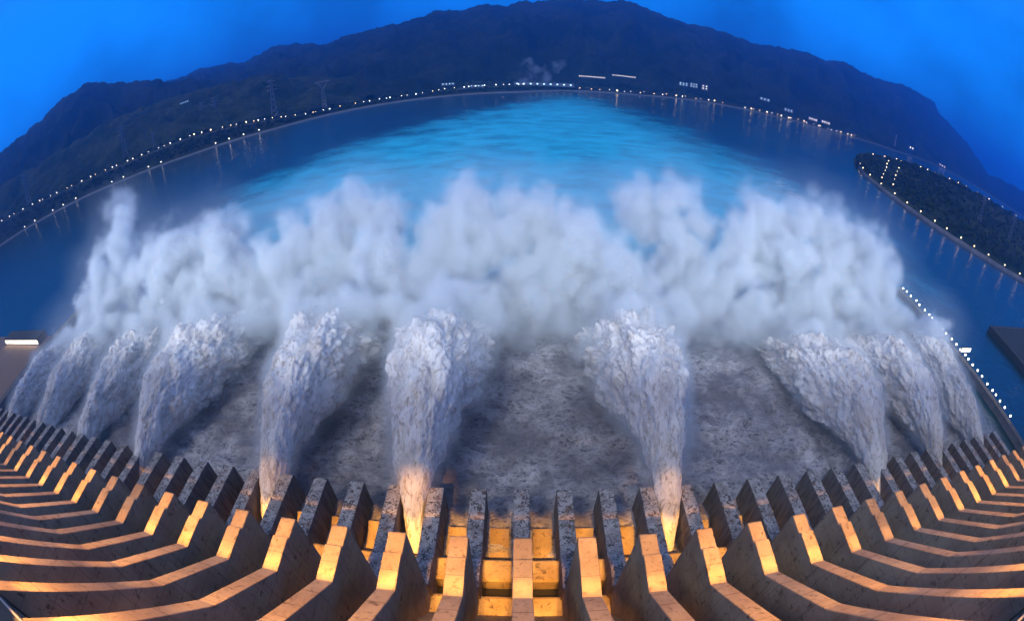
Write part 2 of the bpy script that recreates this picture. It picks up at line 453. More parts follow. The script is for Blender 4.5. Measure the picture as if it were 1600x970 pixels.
LP = 2.6e6
ADDED_FILL = 3.1e6
for k in range(K0, K1 + 1):
    x = 21.0 * k
    f = 0.35 + 1.0 * random.random() if abs(k) > 3 else 0.9 + 0.4 * random.random()
    src = (x, -9, 183)
    spot('flood_lamp', src, (x, 5, 131), 8.5, LP * 0.28 * f * random.uniform(.6, 1.3))
    spot('flood_lamp', src, (x, -6, 149), 13, LP * 0.12 * f)
    spot('flood_lamp', src, (x, 38, 89), 6.0, LP * 0.85 * f)
    spot('flood_lamp', src, (x, 64, 73), 4.6, LP * 1.0 * f * random.uniform(.7, 1.3))
for k in list(range(-5, 5)) + [-7]:
    x = 21.0 * (k + .5)
    src = (x, -9, 183)
    f = 1.0 if -4 <= k <= 3 else 0.6
    jb = k in (-7, -3, 3)
    spot('flood_lamp', src, (x, 66, 20), 3.4, LP * (0.6 if jb else 1.0) * f)
    spot('flood_lamp', src, (x, 92, 10), 3.0, LP * (0.25 if jb else 0.7) * f)
    if jb: spot('flood_lamp', src, (x, 124, 22), 5.0, LP * {-7: .3, -3: .8, 3: .42}[k], 1.0)

# white fill spots added above the crest to brighten the jets and the spray
for x in np.arange(-545, 480, 82):
    f = 1.0 if abs(x) < 330 else 0.8
    l = spot('added_basin_fill', (x, -9, 186), (x * 0.985, 325, 78), 22, ADDED_FILL * f * random.uniform(.85, 1.15), 1.0, (0.90, 0.95, 1.0)); l.data.shadow_soft_size = 4.0

# guide walls on both sides of the stilling basin
def guide_wall(x, y0, y1, top, wd, label):
    o = empty('guide_wall', (x, y0, 0)); tag(o, label, 'wall')
    MB().box(-wd / 2, wd / 2, 0, y1 - y0, -12, top - 1.0).build('wall_body', M['wall'], o)
    MB().box(-wd / 2 - .4, wd / 2 + .4, -.3, y1 - y0 + .4, top - 1.0 + .004, top).build('wall_coping', M['wall'], o)
    return o


guide_wall(-598, 74.1, 372, 9, 12, 'dark concrete guide wall left of the spillway basin')
guide_wall(497, 74.1, 400, 9, 10, 'dark concrete guide wall with a row of lamps on top')
# calm basin and platform on the far right
pf = empty('platform', (760, 250, 0)); tag(pf, 'dark pointed concrete tailrace platform at the right edge', 'platform')
tri = [(-68, 76), (200, 85), (200, -160), (-66, -30)]
v = [(x, y, -10) for x, y in tri] + [(x, y, 9.0) for x, y in tri]
MB().add(v, [(0, 1, 2, 3), (7, 6, 5, 4), (0, 4, 5, 1), (1, 5, 6, 2), (2, 6, 7, 3), (3, 7, 4, 0)]).build('platform_deck', M['asphalt'], pf)
b = MB()
pts = [(-60, 70), (198, 80)]
b.bar((-60, 72, 9.6), (198, 82, 9.6), .35); b.bar((-60, 72, 9.6), (-62, -28, 9.6), .35)
b.build('parapet', M['wall'], pf)

jet_pts = []
# ------------------------------------------------------------------ water jets
def make_jet(name, X0, label, s_w=1.0, s_h=1.0, yend=300, seed=0, lean=0.0, ypk=200, zpk=54):
    NU, NV = 290, 170
    s = np.linspace(0, 1, NU)[:, None]; ph = np.linspace(0, 2 * np.pi, NV, endpoint=False)[None, :]
    y = 103 + (yend - 103) * s ** 0.95
    a = (zpk - 1.0) / (ypk - 103) ** 2 * s_h ** 0
    top = zpk - a * (y - ypk) ** 2
    top = np.maximum(top, -3)
    body_h = np.interp(y, [103, 112, 130, 150, 175, 205, 250, 330], [4.5, 8, 15, 27, 42, 60, 70, 70])
    bot = np.maximum(top - body_h, -4)
    wtop = np.interp(y, [103, 112, 130, 160, 200, 250, 330], [3.6, 4.2, 6.0, 9.5, 14.5, 20, 24]) * (1 + (s_w - 1) * np.clip((y - 112) / 70, 0, 1))
    wbot = np.interp(y, [103, 112, 130, 160, 200, 250, 330], [3.6, 4.2, 6.5, 11.5, 19, 27, 30]) * (1 + (s_w - 1) * np.clip((y - 112) / 70, 0, 1))
    sn, cs = np.sin(ph), np.cos(ph)
    zz = np.sign(sn) * np.abs(sn) ** 0.75
    w = wbot + (wtop - wbot) * (zz * .5 + .5)
    x = w * np.sign(cs) * np.abs(cs) ** 0.8 + lean * (y - 103)
    z = (top + bot) / 2 + (top - bot) / 2 * zz
    Pm = np.stack([np.broadcast_to(x, z.shape), np.broadcast_to(y, z.shape), z], -1)
    du = np.gradient(Pm, axis=0); dv = np.roll(Pm, -1, 1) - np.roll(Pm, 1, 1)
    N = np.cross(dv, du); N /= np.linalg.norm(N, axis=-1)[..., None] + 1e-9
    if (N[:, NV // 4, 2].mean()) < 0: N = -N
    run = np.concatenate([[0], np.cumsum(np.hypot(np.diff(y[:, 0]), np.diff(top[:, 0])))])[:, None]
    Fl = np.stack([np.broadcast_to(x, z.shape), (z - top) * 1.0, np.broadcast_to(run, z.shape)], -1).reshape(-1, 3)
    Q = Fl * [1, 1, 1] + seed * 57.0
    g = np.clip((np.broadcast_to(s, z.shape).reshape(-1)) * 2.6 + 0.12, 0, 1.2) * np.interp(np.broadcast_to(s, z.shape).reshape(-1), [0, .45, .8, 1], [1, 1, 1.7, 2.0])
    d = 3.4 * billow(Q * [0.060, 0.045, 0.028], 2) + 1.3 * billow(Q * [0.19, 0.15, 0.085] + 5, 2) + 0.75 * billow(Q * [0.5, 0.42, 0.24] + 9, 2)
    d += 2.2 * fbm(Q * [0.02, 0.02, 0.02], 2)
    Pm = Pm + N * (d * g).reshape(z.shape)[..., None]
    V = Pm.reshape(-1, 3); V[:, 2] = np.maximum(V[:, 2], -5)
    F = grid_faces(NU, NV, True)
    me = mesh_np(name, V, F[:, ::-1].copy(), M['jet'], True)
    jet_pts.append((V[(rng.random(len(V)) < 0.05) & (V[:, 1] > 135) & (V[:, 2] > 3)] + [X0, 0, 0]))
    at_ = me.attributes.new('flow', 'FLOAT_VECTOR', 'POINT'); at_.data.foreach_set('vector', (Fl + seed * 41.0).astype(np.float32).ravel())
    o = link(name, me, None, (X0, 0, 0)); tag(o, label, 'water jet', 'water jets shooting from the spillway'); return o


JETS = [(-52.5, 'foaming water jet lit orange at its base, just left of the photo centre', 1.35, 312, 0, 202, 59),
        (73.5, 'foaming water jet right of the photo centre, bending slightly left', 1.35, 314, 1, 198, 60),
        (-136.5, 'tall foaming water jet, second to the left of the photo centre', 1.25, 312, 2, 206, 55),
        (-252, 'broad arched water jet with a brown curtain, fourth from the left', 1.45, 310, 3, 208, 48),
        (-340, 'narrow arched water jet, third from the left edge', 1.15, 302, 4, 206, 40),
        (-430.5, 'narrow arched water jet, second from the left edge', 1.2, 302, 5, 212, 38),
        (-514.5, 'thin blue water jet, the leftmost one by the guide wall', 0.8, 292, 6, 192, 34),
        (229, 'broad foaming water jet, third from the right edge', 1.75, 312, 7, 196, 49),
        (304.5, 'brownish water jet, second from the right edge', 1.35, 304, 8, 194, 51),
        (388.5, 'grey water jet, the rightmost one beside the lamp row', 1.2, 304, 9, 210, 44)]
for X0, lab, w, ye, sd, ypk, zpk in JETS:
    make_jet('water_jet', X0, lab, w, 1.0, ye, sd, 0.0, ypk, zpk)

# ------------------------------------------------------------------ spray clouds: a dense billowing core each
PLUMES = [
    ('tall thin spray cloud rising to a point, leftmost in the photo', [(178, 455, 28, 300), (150, 478, 22, 295), (205, 445, 24, 310), (182, 405, 17, 318), (190, 365, 9, 322)]),
    ('small round spray cloud behind the third jet from the left', [(272, 394, 26, 310), (258, 430, 27, 305), (292, 450, 24, 300), (255, 465, 20, 300)]),
    ('puffy spray cloud with a round head, third cloud from the left', [(345, 378, 29, 330), (362, 412, 28, 322), (332, 440, 27, 312), (372, 448, 24, 310)]),
    ('huge slanting spray cloud left of the photo centre', [(400, 445, 27, 310), (440, 412, 31, 320), (480, 385, 33, 330), (520, 358, 33, 345), (560, 332, 26, 360), (600, 345, 26, 352), (500, 440, 30, 312), (545, 412, 28, 325), (452, 468, 24, 302)]),
    ('small bright spray column above the second jet left of centre', [(597, 387, 14, 312), (601, 410, 17, 306), (588, 435, 17, 300), (613, 440, 15, 300)]),
    ('tall pale spray cloud above the jet just left of the centre', [(735, 320, 24, 350), (702, 348, 27, 340), (745, 352, 26, 345), (690, 392, 30, 325), (730, 412, 29, 315), (668, 432, 26, 305), (762, 392, 22, 325)]),
    ('pale spray cloud in the middle, between the two central jets', [(815, 332, 27, 350), (848, 352, 30, 345), (800, 372, 28, 335), (858, 400, 30, 325), (820, 430, 30, 310), (880, 440, 24, 305), (842, 468, 26, 295)]),
    ('small round spray puff on the right shoulder of the middle cloud', [(908, 363, 15, 320), (916, 385, 17, 315), (895, 392, 16, 315)]),
    ('compact bright spray puff above the jet right of the centre', [(955, 408, 17, 300), (975, 425, 17, 298), (960, 445, 16, 292), (986, 448, 13, 292)]),
    ('big pale spray cloud above the third jet from the right', [(1190, 342, 30, 340), (1230, 362, 32, 335), (1160, 382, 29, 325), (1200, 402, 33, 320), (1250, 410, 30, 315), (1150, 420, 24, 310), (1268, 345, 25, 345)]),
    ('broad billowing spray cloud, rightmost in the photo', [(1310, 363, 27, 335), (1342, 388, 28, 325), (1300, 402, 29, 320), (1366, 426, 24, 310), (1330, 440, 28, 305), (1292, 450, 25, 305), (1384, 460, 17, 300)]),
]


def ico(n=2):
    import bmesh
    bm = bmesh.new(); bmesh.ops.create_icosphere(bm, subdivisions=n, radius=1.0)
    v = np.array([x.co[:] for x in bm.verts]); f = np.array([[q.index for q in x.verts] for x in bm.faces]); bm.free(); return v, f


ICO2 = ico(2)
shell_pts = []; fill_pts = []
CORE = [.30, .78, .74, .42, .90, .46, .42, .86, .90, .50, .52]
for pi, (lab, blobs) in enumerate(PLUMES):
    cf = CORE[pi]
    VV, FF, base = [], [], 0
    sph = []
    for px, py, r, Y in blobs:
        c = on_y(px, py, Y); d = np.linalg.norm(c - EYE); rad = r * d / IMG_F * cf
        sph.append((c, rad))
        for q in range(9):
            u = rng.normal(size=3); u /= np.linalg.norm(u); u[2] = abs(u[2]) * .8 + u[2] * .2
            rr = rad * rng.uniform(.28, .5)
            sph.append((c + u * rad * rng.uniform(.75, .95), rr))
    # a narrower stem down to the water, where the jet strikes
    for px, py, r, Y in blobs[-3:]:
        c = on_y(px, py, Y); d = np.linalg.norm(c - EYE); rad = r * d / IMG_F * cf * .7
        zz_ = c[2] - rad * .9
        while zz_ > -rad:
            sph.append((np.array([c[0] + rng.normal() * 4, max(c[1], 292) + rng.normal() * 4, zz_]), rad * rng.uniform(.7, .95))); zz_ -= rad * .8
    for px, py, r, Y in blobs:
        c = on_y(px, py, Y); d = np.linalg.norm(c - EYE); rad = r * d / IMG_F
        nf = 9 if pi == 0 else 34
        u = rng.normal(size=(nf, 3)); u /= np.linalg.norm(u, axis=1)[:, None]
        fill_pts.append(c + u * rad * (rng.random((nf, 1)) ** .5) * .88)
    for c, rad in sph:
        VV.append(ICO2[0] * rad + c); FF.append(ICO2[1] + base); base += len(ICO2[0])
    me0 = mesh_np('spray_cloud', np.concatenate(VV), np.concatenate(FF), M['spray'])
    o = link('spray_cloud', me0)
    md = o.modifiers.new('remesh', 'REMESH'); md.mode = 'VOXEL'; md.voxel_size = 1.9
    sm = o.modifiers.new('smooth', 'SMOOTH'); sm.iterations = 3; sm.factor = .5
    bpy.context.view_layer.update()
    dg = bpy.context.evaluated_depsgraph_get()
    me = bpy.data.meshes.new_from_object(o.evaluated_get(dg))
    o.modifiers.clear(); o.data = me
    import bmesh
    bm = bmesh.new(); bm.from_mesh(me); seen = set(); best = []
    for v0 in bm.verts:                       # keep the one connected body, drop specks the remesh left loose
        if v0 in seen: continue
        isl, st = [], [v0]; seen.add(v0)
        while st:
            q_ = st.pop(); isl.append(q_)
            for e_ in q_.link_edges:
                w_ = e_.other_vert(q_)
                if w_ not in seen: seen.add(w_); st.append(w_)
        if len(isl) > len(best): best = isl
    keep = set(best); bmesh.ops.delete(bm, geom=[q_ for q_ in bm.verts if q_ not in keep], context='VERTS')
    bm.to_mesh(me); bm.free()
    n = len(me.vertices)
    V = np.zeros(n * 3, np.float32); me.vertices.foreach_get('co', V); V = V.reshape(-1, 3).astype(float)
    N = np.zeros(n * 3, np.float32); me.vertices.foreach_get('normal', N); N = N.reshape(-1, 3).astype(float)
    d = 4.0 * billow(V * 0.045 + pi, 2) + 2.4 * billow(V * 0.12 + pi, 3) + 1.6 * fbm(V * 0.03, 2)
    V2 = V + N * d[:, None]; V2[:, 2] = np.maximum(V2[:, 2], -3)
    me.vertices.foreach_set('co', V2.astype(np.float32).ravel()); me.update()
    me.polygons.foreach_set('use_smooth', np.ones(len(me.polygons), bool))
    if not me.materials: me.materials.append(M['spray'])
    tag(o, lab, 'spray cloud', 'spray clouds thrown up by the jets')
    shell_pts.append(V2[rng.random(n) < 0.06])

# ------------------------------------------------------------------ soft mist round the clouds and over the basin (a real volume)
pts = np.concatenate(shell_pts + fill_pts)
extra = []
for px, py, r, Y, n in [(640, 470, 40, 292, 18), (600, 490, 36, 300, 40), (780, 490, 50, 300, 60), (870, 500, 36, 295, 40), (830, 515, 30, 285, 24), (1060, 420, 55, 330, 26), (1040, 360, 45, 350, 18),
                        (1100, 470, 40, 300, 22), (1080, 500, 30, 295, 24), (1010, 330, 35, 365, 24), (420, 490, 40, 290, 50), (330, 490, 40, 290, 50), (250, 500, 35, 285, 40), (170, 500, 30, 285, 40),
                        (480, 500, 40, 285, 40), (1250, 480, 40, 290, 50), (1330, 490, 40, 290, 50), (1400, 500, 25, 285, 30), (1180, 500, 30, 280, 30), (700, 480, 40, 290, 30), (940, 490, 30, 285, 20),
                        (190, 332, 6, 322, 5), (187, 350, 9, 320, 6), (184, 380, 16, 318, 8), (160, 430, 22, 305, 12), (205, 430, 20, 310, 10)]:
    c = on_y(px, py, Y); d = np.linalg.norm(c - EYE); rad = r * d / IMG_F
    extra.append(c + rng.normal(size=(n, 3)) * rad * [.5, .4, .45])
for X0, lab, w_, ye, sd, ypk, zpk in JETS:
    yy = rng.uniform(243, 314, 100); zt = zpk - (zpk - 1.0) / (ypk - 103) ** 2 * (yy - ypk) ** 2
    extra.append(np.stack([X0 + rng.normal(size=100) * 11 * w_, yy, np.maximum(2, zt * rng.uniform(.3, 1.05, 100) + rng.uniform(-6, 9, 100) * (yy > 245))], -1))
n_c = len(pts) + sum(len(e) for e in extra)
pts = np.concatenate([pts] + extra + jet_pts); pts[:, 2] = np.maximum(pts[:, 2], 1)
mm = bpy.data.meshes.new('mist'); mm.from_pydata(pts.tolist(), [], []); mm.update()
ja = mm.attributes.new('jet', 'FLOAT', 'POINT'); ja.data.foreach_set('value', (np.arange(len(pts)) >= n_c).astype(np.float32))
mist = link('mist', mm); tag(mist, 'pale drifting mist hanging over the churned basin and round the clouds', 'mist', None, 'stuff')
t = NT('mist_volume')
v = t.n('ShaderNodeVolumePrincipled'); v.inputs['Color'].default_value = (0.88, 0.94, 1.0, 1); v.inputs['Density'].default_value = 1.0
v.inputs['Anisotropy'].default_value = 0.0
t.t.links.new(v.outputs[0], t.out.inputs[1]); M['mist'] = t.m
g = bpy.data.node_groups.new('mist_density', 'GeometryNodeTree')
g.interface.new_socket('Geometry', in_out='INPUT', socket_type='NodeSocketGeometry')
g.interface.new_socket('Geometry', in_out='OUTPUT', socket_type='NodeSocketGeometry')
def gn(typ, **kw):
    x = g.nodes.new(typ)
    for k, vv in kw.items(): setattr(x, k, vv)
    return x
def gl(a, b): g.links.new(a, b)
def gm(op, a, b=None, c=None, clamp=False):
    x = gn('ShaderNodeMath', operation=op, use_clamp=clamp)
    for i, vv in enumerate((a, b, c)):
        if vv is None: continue
        if isinstance(vv, bpy.types.NodeSocket): gl(vv, x.inputs[i])
        else: x.inputs[i].default_value = vv
    return x.outputs[0]
def gr(vv, a, b, c, d):
    x = gn('ShaderNodeMapRange'); x.interpolation_type = 'SMOOTHSTEP'; gl(vv, x.inputs[0])
    for i, q in enumerate((a, b, c, d)): x.inputs[i + 1].default_value = q
    return x.outputs[0]
gi, go = gn('NodeGroupInput'), gn('NodeGroupOutput')
posn = gn('GeometryNodeInputPosition').outputs[0]
prox = gn('GeometryNodeProximity', target_element='POINTS')
na = gn('GeometryNodeInputNamedAttribute', data_type='FLOAT'); na.inputs[0].default_value = 'jet'
cmpn = gm('GREATER_THAN', na.outputs[0], 0.5)
sg = gn('GeometryNodeSeparateGeometry', domain='POINT'); gl(gi.outputs[0], sg.inputs[0]); gl(cmpn, sg.inputs[1])
gl(sg.outputs[1], prox.inputs[0])
pj = gn('GeometryNodeProximity', target_element='POINTS'); gl(sg.outputs[0], pj.inputs[0])
for q_ in (prox, pj): gl(posn, q_.inputs['Sample Position' if 'Sample Position' in q_.inputs else 'Source Position'])
dist = prox.outputs['Distance']
def gnoise(scale, detail, off=0.0):
    x = gn('ShaderNodeTexNoise'); gl(posn, x.inputs['Vector']); x.inputs['Scale'].default_value = scale; x.inputs['Detail'].default_value = detail
    x.inputs['Roughness'].default_value = .6; return x.outputs[0]
n1, n2 = gnoise(0.016, 5), gnoise(0.045, 6)
vs_ = gn('ShaderNodeVectorMath', operation='MULTIPLY'); gl(posn, vs_.inputs[0]); vs_.inputs[1].default_value = (1.0, 0.7, 0.42)
x_ = gn('ShaderNodeTexNoise'); gl(vs_.outputs[0], x_.inputs['Vector']); x_.inputs['Scale'].default_value = 0.035; x_.inputs['Detail'].default_value = 6; x_.inputs['Roughness'].default_value = .62; x_.inputs['Distortion'].default_value = .8
n3 = x_.outputs[0]
sz = gn('ShaderNodeSeparateXYZ'); gl(posn, sz.inputs[0])
body_ = gm('SUBTRACT', 1.0, gm('DIVIDE', dist, gm('ADD', 22.0, gm('MULTIPLY', gm('MAXIMUM', gm('SUBTRACT', sz.outputs[2], 45.0), 0.0), 0.14))))
body_ = gm('ADD', body_, gm('MULTIPLY', gm('SUBTRACT', n2, 0.5), 3.0))
body_ = gm('ADD', body_, gm('MULTIPLY', gm('SUBTRACT', n3, 0.5), 2.2))
lowfade = gr(gm('ADD', sz.outputs[2], gm('MULTIPLY', gm('SUBTRACT', n1, 0.5), 90.0)), -6.0, 44.0, 0.10, 1.0)
shell = gm('MULTIPLY', gm('MULTIPLY', gr(body_, 0.34, 1.05, 0.0, 0.15), gr(dist, 18.0, 36.0, 1.0, 0.0)), gm('MULTIPLY', lowfade, gr(gm('ADD', sz.outputs[2], gm('MULTIPLY', gm('SUBTRACT', n1, 0.5), 60.0)), 45.0, 120.0, 1.0, 0.22)))
wide = gm('MULTIPLY', gr(gm('ADD', dist, gm('MULTIPLY', gm('SUBTRACT', n1, 0.5), 80.0)), 2.0, 62.0, 0.0042, 0.0), gr(n1, 0.3, 0.65, 0.25, 1.0))
sx = gn('ShaderNodeSeparateXYZ'); gl(posn, sx.inputs[0]); gX, gY, gZ = sx.outputs
lowv = gm('MULTIPLY', gm('MULTIPLY', gr(gZ, 0.0, 70.0, 1.0, 0.0), gr(gY, 230.0, 330.0, 0.0, 1.0)), gm('MULTIPLY', gr(gY, 400.0, 880.0, 1.0, 0.0), gr(n1, 0.32, 0.66, 0.1, 1.0)))
lowv = gm('MULTIPLY', lowv, gm('MULTIPLY', gr(gX, -480.0, -300.0, 0.0, 1.0), gr(gX, 260.0, 440.0, 1.0, 0.0)))
cover = gr(dist, 2.0, 11.0, 0.20, 0.0)
jv = gr(gm('ADD', pj.outputs['Distance'], gm('MULTIPLY', gm('SUBTRACT', n2, 0.5), 14.0)), 1.0, 8.0, 0.035, 0.0)
dens = gm('ADD', gm('ADD', gm('ADD', gm('MAXIMUM', shell, gm('MULTIPLY', cover, lowfade)), wide), jv), gm('MULTIPLY', lowv, 0.0085))
# keep it clear of the water surface and the domain's faces
vc = gn('GeometryNodeVolumeCube')
gl(dens, vc.inputs['Density'])
vc.inputs['Min'].default_value = (-570, 120, -2); vc.inputs['Max'].default_value = (470, 900, 165)
vc.inputs['Resolution X'].default_value = 310; vc.inputs['Resolution Y'].default_value = 232; vc.inputs['Resolution Z'].default_value = 54
sm_ = gn('GeometryNodeSetMaterial'); sm_.inputs['Material'].default_value = M['mist']
gl(vc.outputs[0], sm_.inputs[0]); gl(sm_.outputs[0], go.inputs[0])
mist.modifiers.new('mist_density', 'NODES').node_group = g
mm.materials.append(M['mist'])

# ------------------------------------------------------------------ banks, road and hills
SH = [(-90, 2900), (-80, 2850), (-67.4, 2812), (-57.9, 2475), (-49, 2183), (-40.5, 2026), (-29.8, 1992), (-21.1, 2101), (-13.3, 2189), (-5.6, 2278), (0.2, 2343), (5.1, 2503), (14.3, 2680),
      (22.1, 3040), (30, 3285), (38.1, 3650), (46.3, 4843), (50.6, 6300), (56, 7200), (75, 8000), (90, 8000)]
SHA, SHD = np.array(SH).T
shore = lambda az: np.interp(az, SHA, SHD)
# height of the road bench, from the lamps' line in the picture
RD = [az_el(px, py) for px, py in [(0, 347), (50, 320), (100, 297), (200, 252), (250, 231), (300, 212), (360, 197), (420, 186), (470, 180), (520, 172), (580, 160), (640, 149), (700, 139), (760, 134), (820, 132)]]
RDA = np.array([a for a, e in RD]); RDE = np.array([e for a, e in RD])
ROAD_OFF = 170.0
def road_z(az):
    az = np.asarray(az, float)
    e = np.interp(az, RDA, RDE); z = 206 + np.tan(np.radians(e)) * (shore(az) + ROAD_OFF) - 9
    z = np.maximum(z, 6.0)
    z = np.where(az > RDA[-1], np.interp(az, [RDA[-1], 6, 20, 90], [z[np.argmax(az >= RDA[-1])] if np.ndim(z) else 20.0, 14, 10, 8]), z) if np.ndim(z) else z
    return z
def pol(az, D, z):
    a = np.radians(az); return np.stack([EYE[0] + D * np.sin(a), EYE[1] + D * np.cos(a), z], -1)


azs = np.arange(-88, 84, 0.22)
zr = road_z(azs); ds = shore(azs)
rows = [(-6, -3 + 0 * zr), (0, 0.5 + 0 * zr), (10, 5 + 0 * zr), (26, 5.5 + 0 * zr), (45, 5 + zr * .12), (ROAD_OFF - 22, zr * .92 - 2), (ROAD_OFF - 12, zr), (ROAD_OFF + 12, zr), (ROAD_OFF + 40, zr + 4),
        (ROAD_OFF + 120, zr + 8), (ROAD_OFF + 260, zr + 20)]
V = []
for i, (off, z) in enumerate(rows):
    p = pol(azs, ds + off, z)
    if i in (4, 8, 9): p[:, 2] += 3.0 * fbm(p * 0.01, 3)
    V.append(p)
me = mesh_np('riverbank', np.concatenate(V), grid_faces(len(rows), len(azs)), [M['scrub'], M['bank'], M['forest']], False)
nb = len(azs) - 1
mi = np.zeros(nb * (len(rows) - 1), np.int32); mi[:nb * 3] = 1; mi[nb * 8:] = 2
me.polygons.foreach_set('material_index', mi)
tag(link('riverbank', me), kind='structure')
sel = azs < 8
V = np.concatenate([pol(azs[sel], ds[sel] + ROAD_OFF - 9, zr[sel] + .35), pol(azs[sel], ds[sel] + ROAD_OFF + 9, zr[sel] + .35)])
tag(link('road', mesh_np('road', V, grid_faces(2, int(sel.sum())), M['paleroad'])), kind='structure')


def hills(name, sky, dist_ridge, dist_base, zb, mat, rough=1.0, seed=0, step=0.2, a0=None, a1=None):
    """a range with the skyline of the photograph, its own distance and depth"""
    A = np.array([az_el(px, py) for px, py in sky]); A = A[np.argsort(A[:, 0])]
    az = np.arange(A[0, 0] if a0 is None else a0, A[-1, 0] if a1 is None else a1, step)
    el = np.interp(az, A[:, 0], A[:, 1])
    Dr = dist_ridge(az); Db = dist_base(az)
    H = 206 + np.tan(np.radians(el)) * Dr
    s = np.concatenate([np.linspace(0, 1, 34), np.linspace(1.12, 2.1, 10)])[:, None]
    D = np.where(s <= 1, Db + (Dr - Db) * s, Dr + (s - 1) * (Dr - Db) * 1.1)
    z0 = zb(az)
    prof = np.where(s <= 1, 0.12 * s + 0.88 * (s ** 1.5), np.clip(1 - (s - 1) * 0.75, 0, 1))
    Z = z0 + (H - z0) * prof
    a = np.radians(np.broadcast_to(az, D.shape))
    P = np.stack([EYE[0] + D * np.sin(a), EYE[1] + D * np.cos(a), Z], -1).reshape(-1, 3)
    k = np.broadcast_to(np.sin(np.clip(s, 0, 1) * np.pi) * 1.0 + 0.05, D.shape).reshape(-1)
    hscale = np.broadcast_to(np.clip((H - z0), 30, 700), D.shape).reshape(-1)
    Q = P * [1, 1, 0]
    P[:, 2] += k * hscale * 0.40 * (1 - 2.4 * np.abs(perlin(Q * 0.0022 + seed))) * rough + k * hscale * 0.12 * fbm(Q * 0.008 + seed, 3) * rough
    P[:, 2] += (24.0 * fbm(Q * 0.02 + seed, 2) + 44.0 * fbm(Q * 0.006 + seed, 3)) * rough
    o = link(name, mesh_np(name, P, grid_faces(len(s), len(az)), mat, True)); tag(o, kind='structure'); return o


hills('hills', [(-60, 330), (-20, 300), (0, 292), (60, 258), (100, 232), (130, 213), (165, 192), (200, 178), (240, 163), (280, 148), (320, 138), (350, 129), (390, 120), (430, 116), (465, 119), (500, 121), (540, 122), (580, 123), (620, 127),
                (660, 131), (700, 133), (740, 136)],
      lambda a: shore(a) + 900, lambda a: shore(a) + ROAD_OFF + 40, lambda a: road_z(a) + 4, M['forest'], 0.5, 1.0, a0=-86)
hills('hills', [(-60, 300), (0, 241), (25, 220), (50, 200), (75, 178), (105, 152), (130, 134), (160, 129), (200, 128), (230, 126), (260, 128), (300, 124), (340, 126), (380, 124), (430, 124), (480, 126), (540, 130), (600, 136)],
      lambda a: shore(a) + 1900, lambda a: shore(a) + 700, lambda a: road_z(a), M['farforest'], 0.6, 4.0, a0=-86)
hills('mountain', [(200, 145), (260, 128), (290, 119), (310, 108), (330, 104), (360, 99), (385, 98), (405, 86), (425, 74), (450, 71), (480, 68), (510, 70), (530, 61), (560, 50), (590, 43), (630, 36), (665, 27), (680, 18), (700, 17), (720, 19), (745, 11), (765, 7),
                   (790, 9), (815, 3), (850, 1), (900, 0), (940, 2), (970, 1), (1000, 10), (1030, 20), (1055, 32), (1080, 39), (1110, 44), (1150, 58), (1180, 69), (1220, 76), (1270, 86), (1290, 95), (1320, 98), (1350, 115), (1380, 126),
                   (1410, 133), (1440, 148), (1460, 160), (1468, 178), (1485, 195), (1510, 222), (1530, 250), (1545, 275), (1552, 292), (1570, 300)],
      lambda a: shore(a) * 1.45 + 1500 + np.clip(-a - 12, 0, 30) * 110, lambda a: shore(a) + 260, lambda a: 12 + 0 * a, M['farforest'], 0.55, 7.0)
hills('hills', [(1480, 262), (1520, 268), (1560, 278), (1600, 300), (1640, 320), (1680, 345)], lambda a: 10500 + 0 * a, lambda a: 9000 + 0 * a, lambda a: 5 + 0 * a, M['farforest'], 0.4, 9.0)

# wooded tongue of land on the right, rising to a ridge road
front = [(1338, 252), (1342, 262), (1350, 275), (1380, 300), (1415, 326), (1450, 350), (1485, 373), (1520, 395), (1560, 420), (1600, 443), (1650, 478)]
back = [(1339, 246), (1345, 243), (1358, 241), (1400, 249), (1430, 258), (1455, 268), (1480, 278), (1510, 292), (1550, 314), (1600, 345), (1650, 382)]
bd = [2010, 2050, 2100, 2150, 2180, 2230, 2280, 2350, 2420, 2500, 2600]
fp = np.array([on_z(px, py, 0.0) for px, py in front]); bp = np.array([at_d(px, py, D) for (px, py), D in zip(back, bd)])
bp[:, 2] -= 6
def resample(a, n):
    d = np.r_[0, np.cumsum(np.linalg.norm(np.diff(a, axis=0), axis=1))]; u = np.linspace(0, d[-1], n)
    return np.stack([np.interp(u, d, a[:, i]) for i in range(3)], -1)
tt = np.linspace(0, len(fp) - 1, 160)
fp = np.stack([np.interp(tt, np.arange(len(front)), fp[:, i]) for i in range(3)], -1)
bp = np.stack([np.interp(tt, np.arange(len(front)), bp[:, i]) for i in range(3)], -1)
inn = (bp - fp); inn[:, 2] = 0; L = np.linalg.norm(inn, axis=1)[:, None]; inn /= L
def land_pt(i, s):
    """s = 0 at the water, 1 on the ridge"""
    f_, b_ = fp[i], bp[i]
    p = f_ + (b_ - f_) * s
    p[2] = 9 + (b_[2] - 9) * s ** 1.15
    return p
rowsV = [fp + [0, 0, -4], fp + inn * 3 + [0, 0, 7], fp + inn * 6 + [0, 0, 8.8], fp + inn * 22 + [0, 0, 9.0]]
for s in np.linspace(0.06, 1, 24):
    p = np.array([land_pt(i, s) for i in range(160)]); p[:, 2] += (2.5 * fbm(p * 0.02, 3)) * math.sin(s * math.pi); rowsV.append(p)
p = bp + inn * 60; p[:, 2] = bp[:, 2] - 12; rowsV.append(p)
p = bp + inn * 160; p[:, 2] = np.minimum(4, bp[:, 2] - 30); rowsV.append(p)
p = bp + inn * 200; p[:, 2] = -6; rowsV.append(p)
me = mesh_np('headland', np.concatenate(rowsV), grid_faces(len(rowsV), 160)[:, ::-1].copy(), [M['forest'], M['wall']])
mi = np.zeros(159 * (len(rowsV) - 1), np.int32); mi[:159 * 3] = 1; me.polygons.foreach_set('material_index', mi)
tag(link('headland', me), kind='structure')


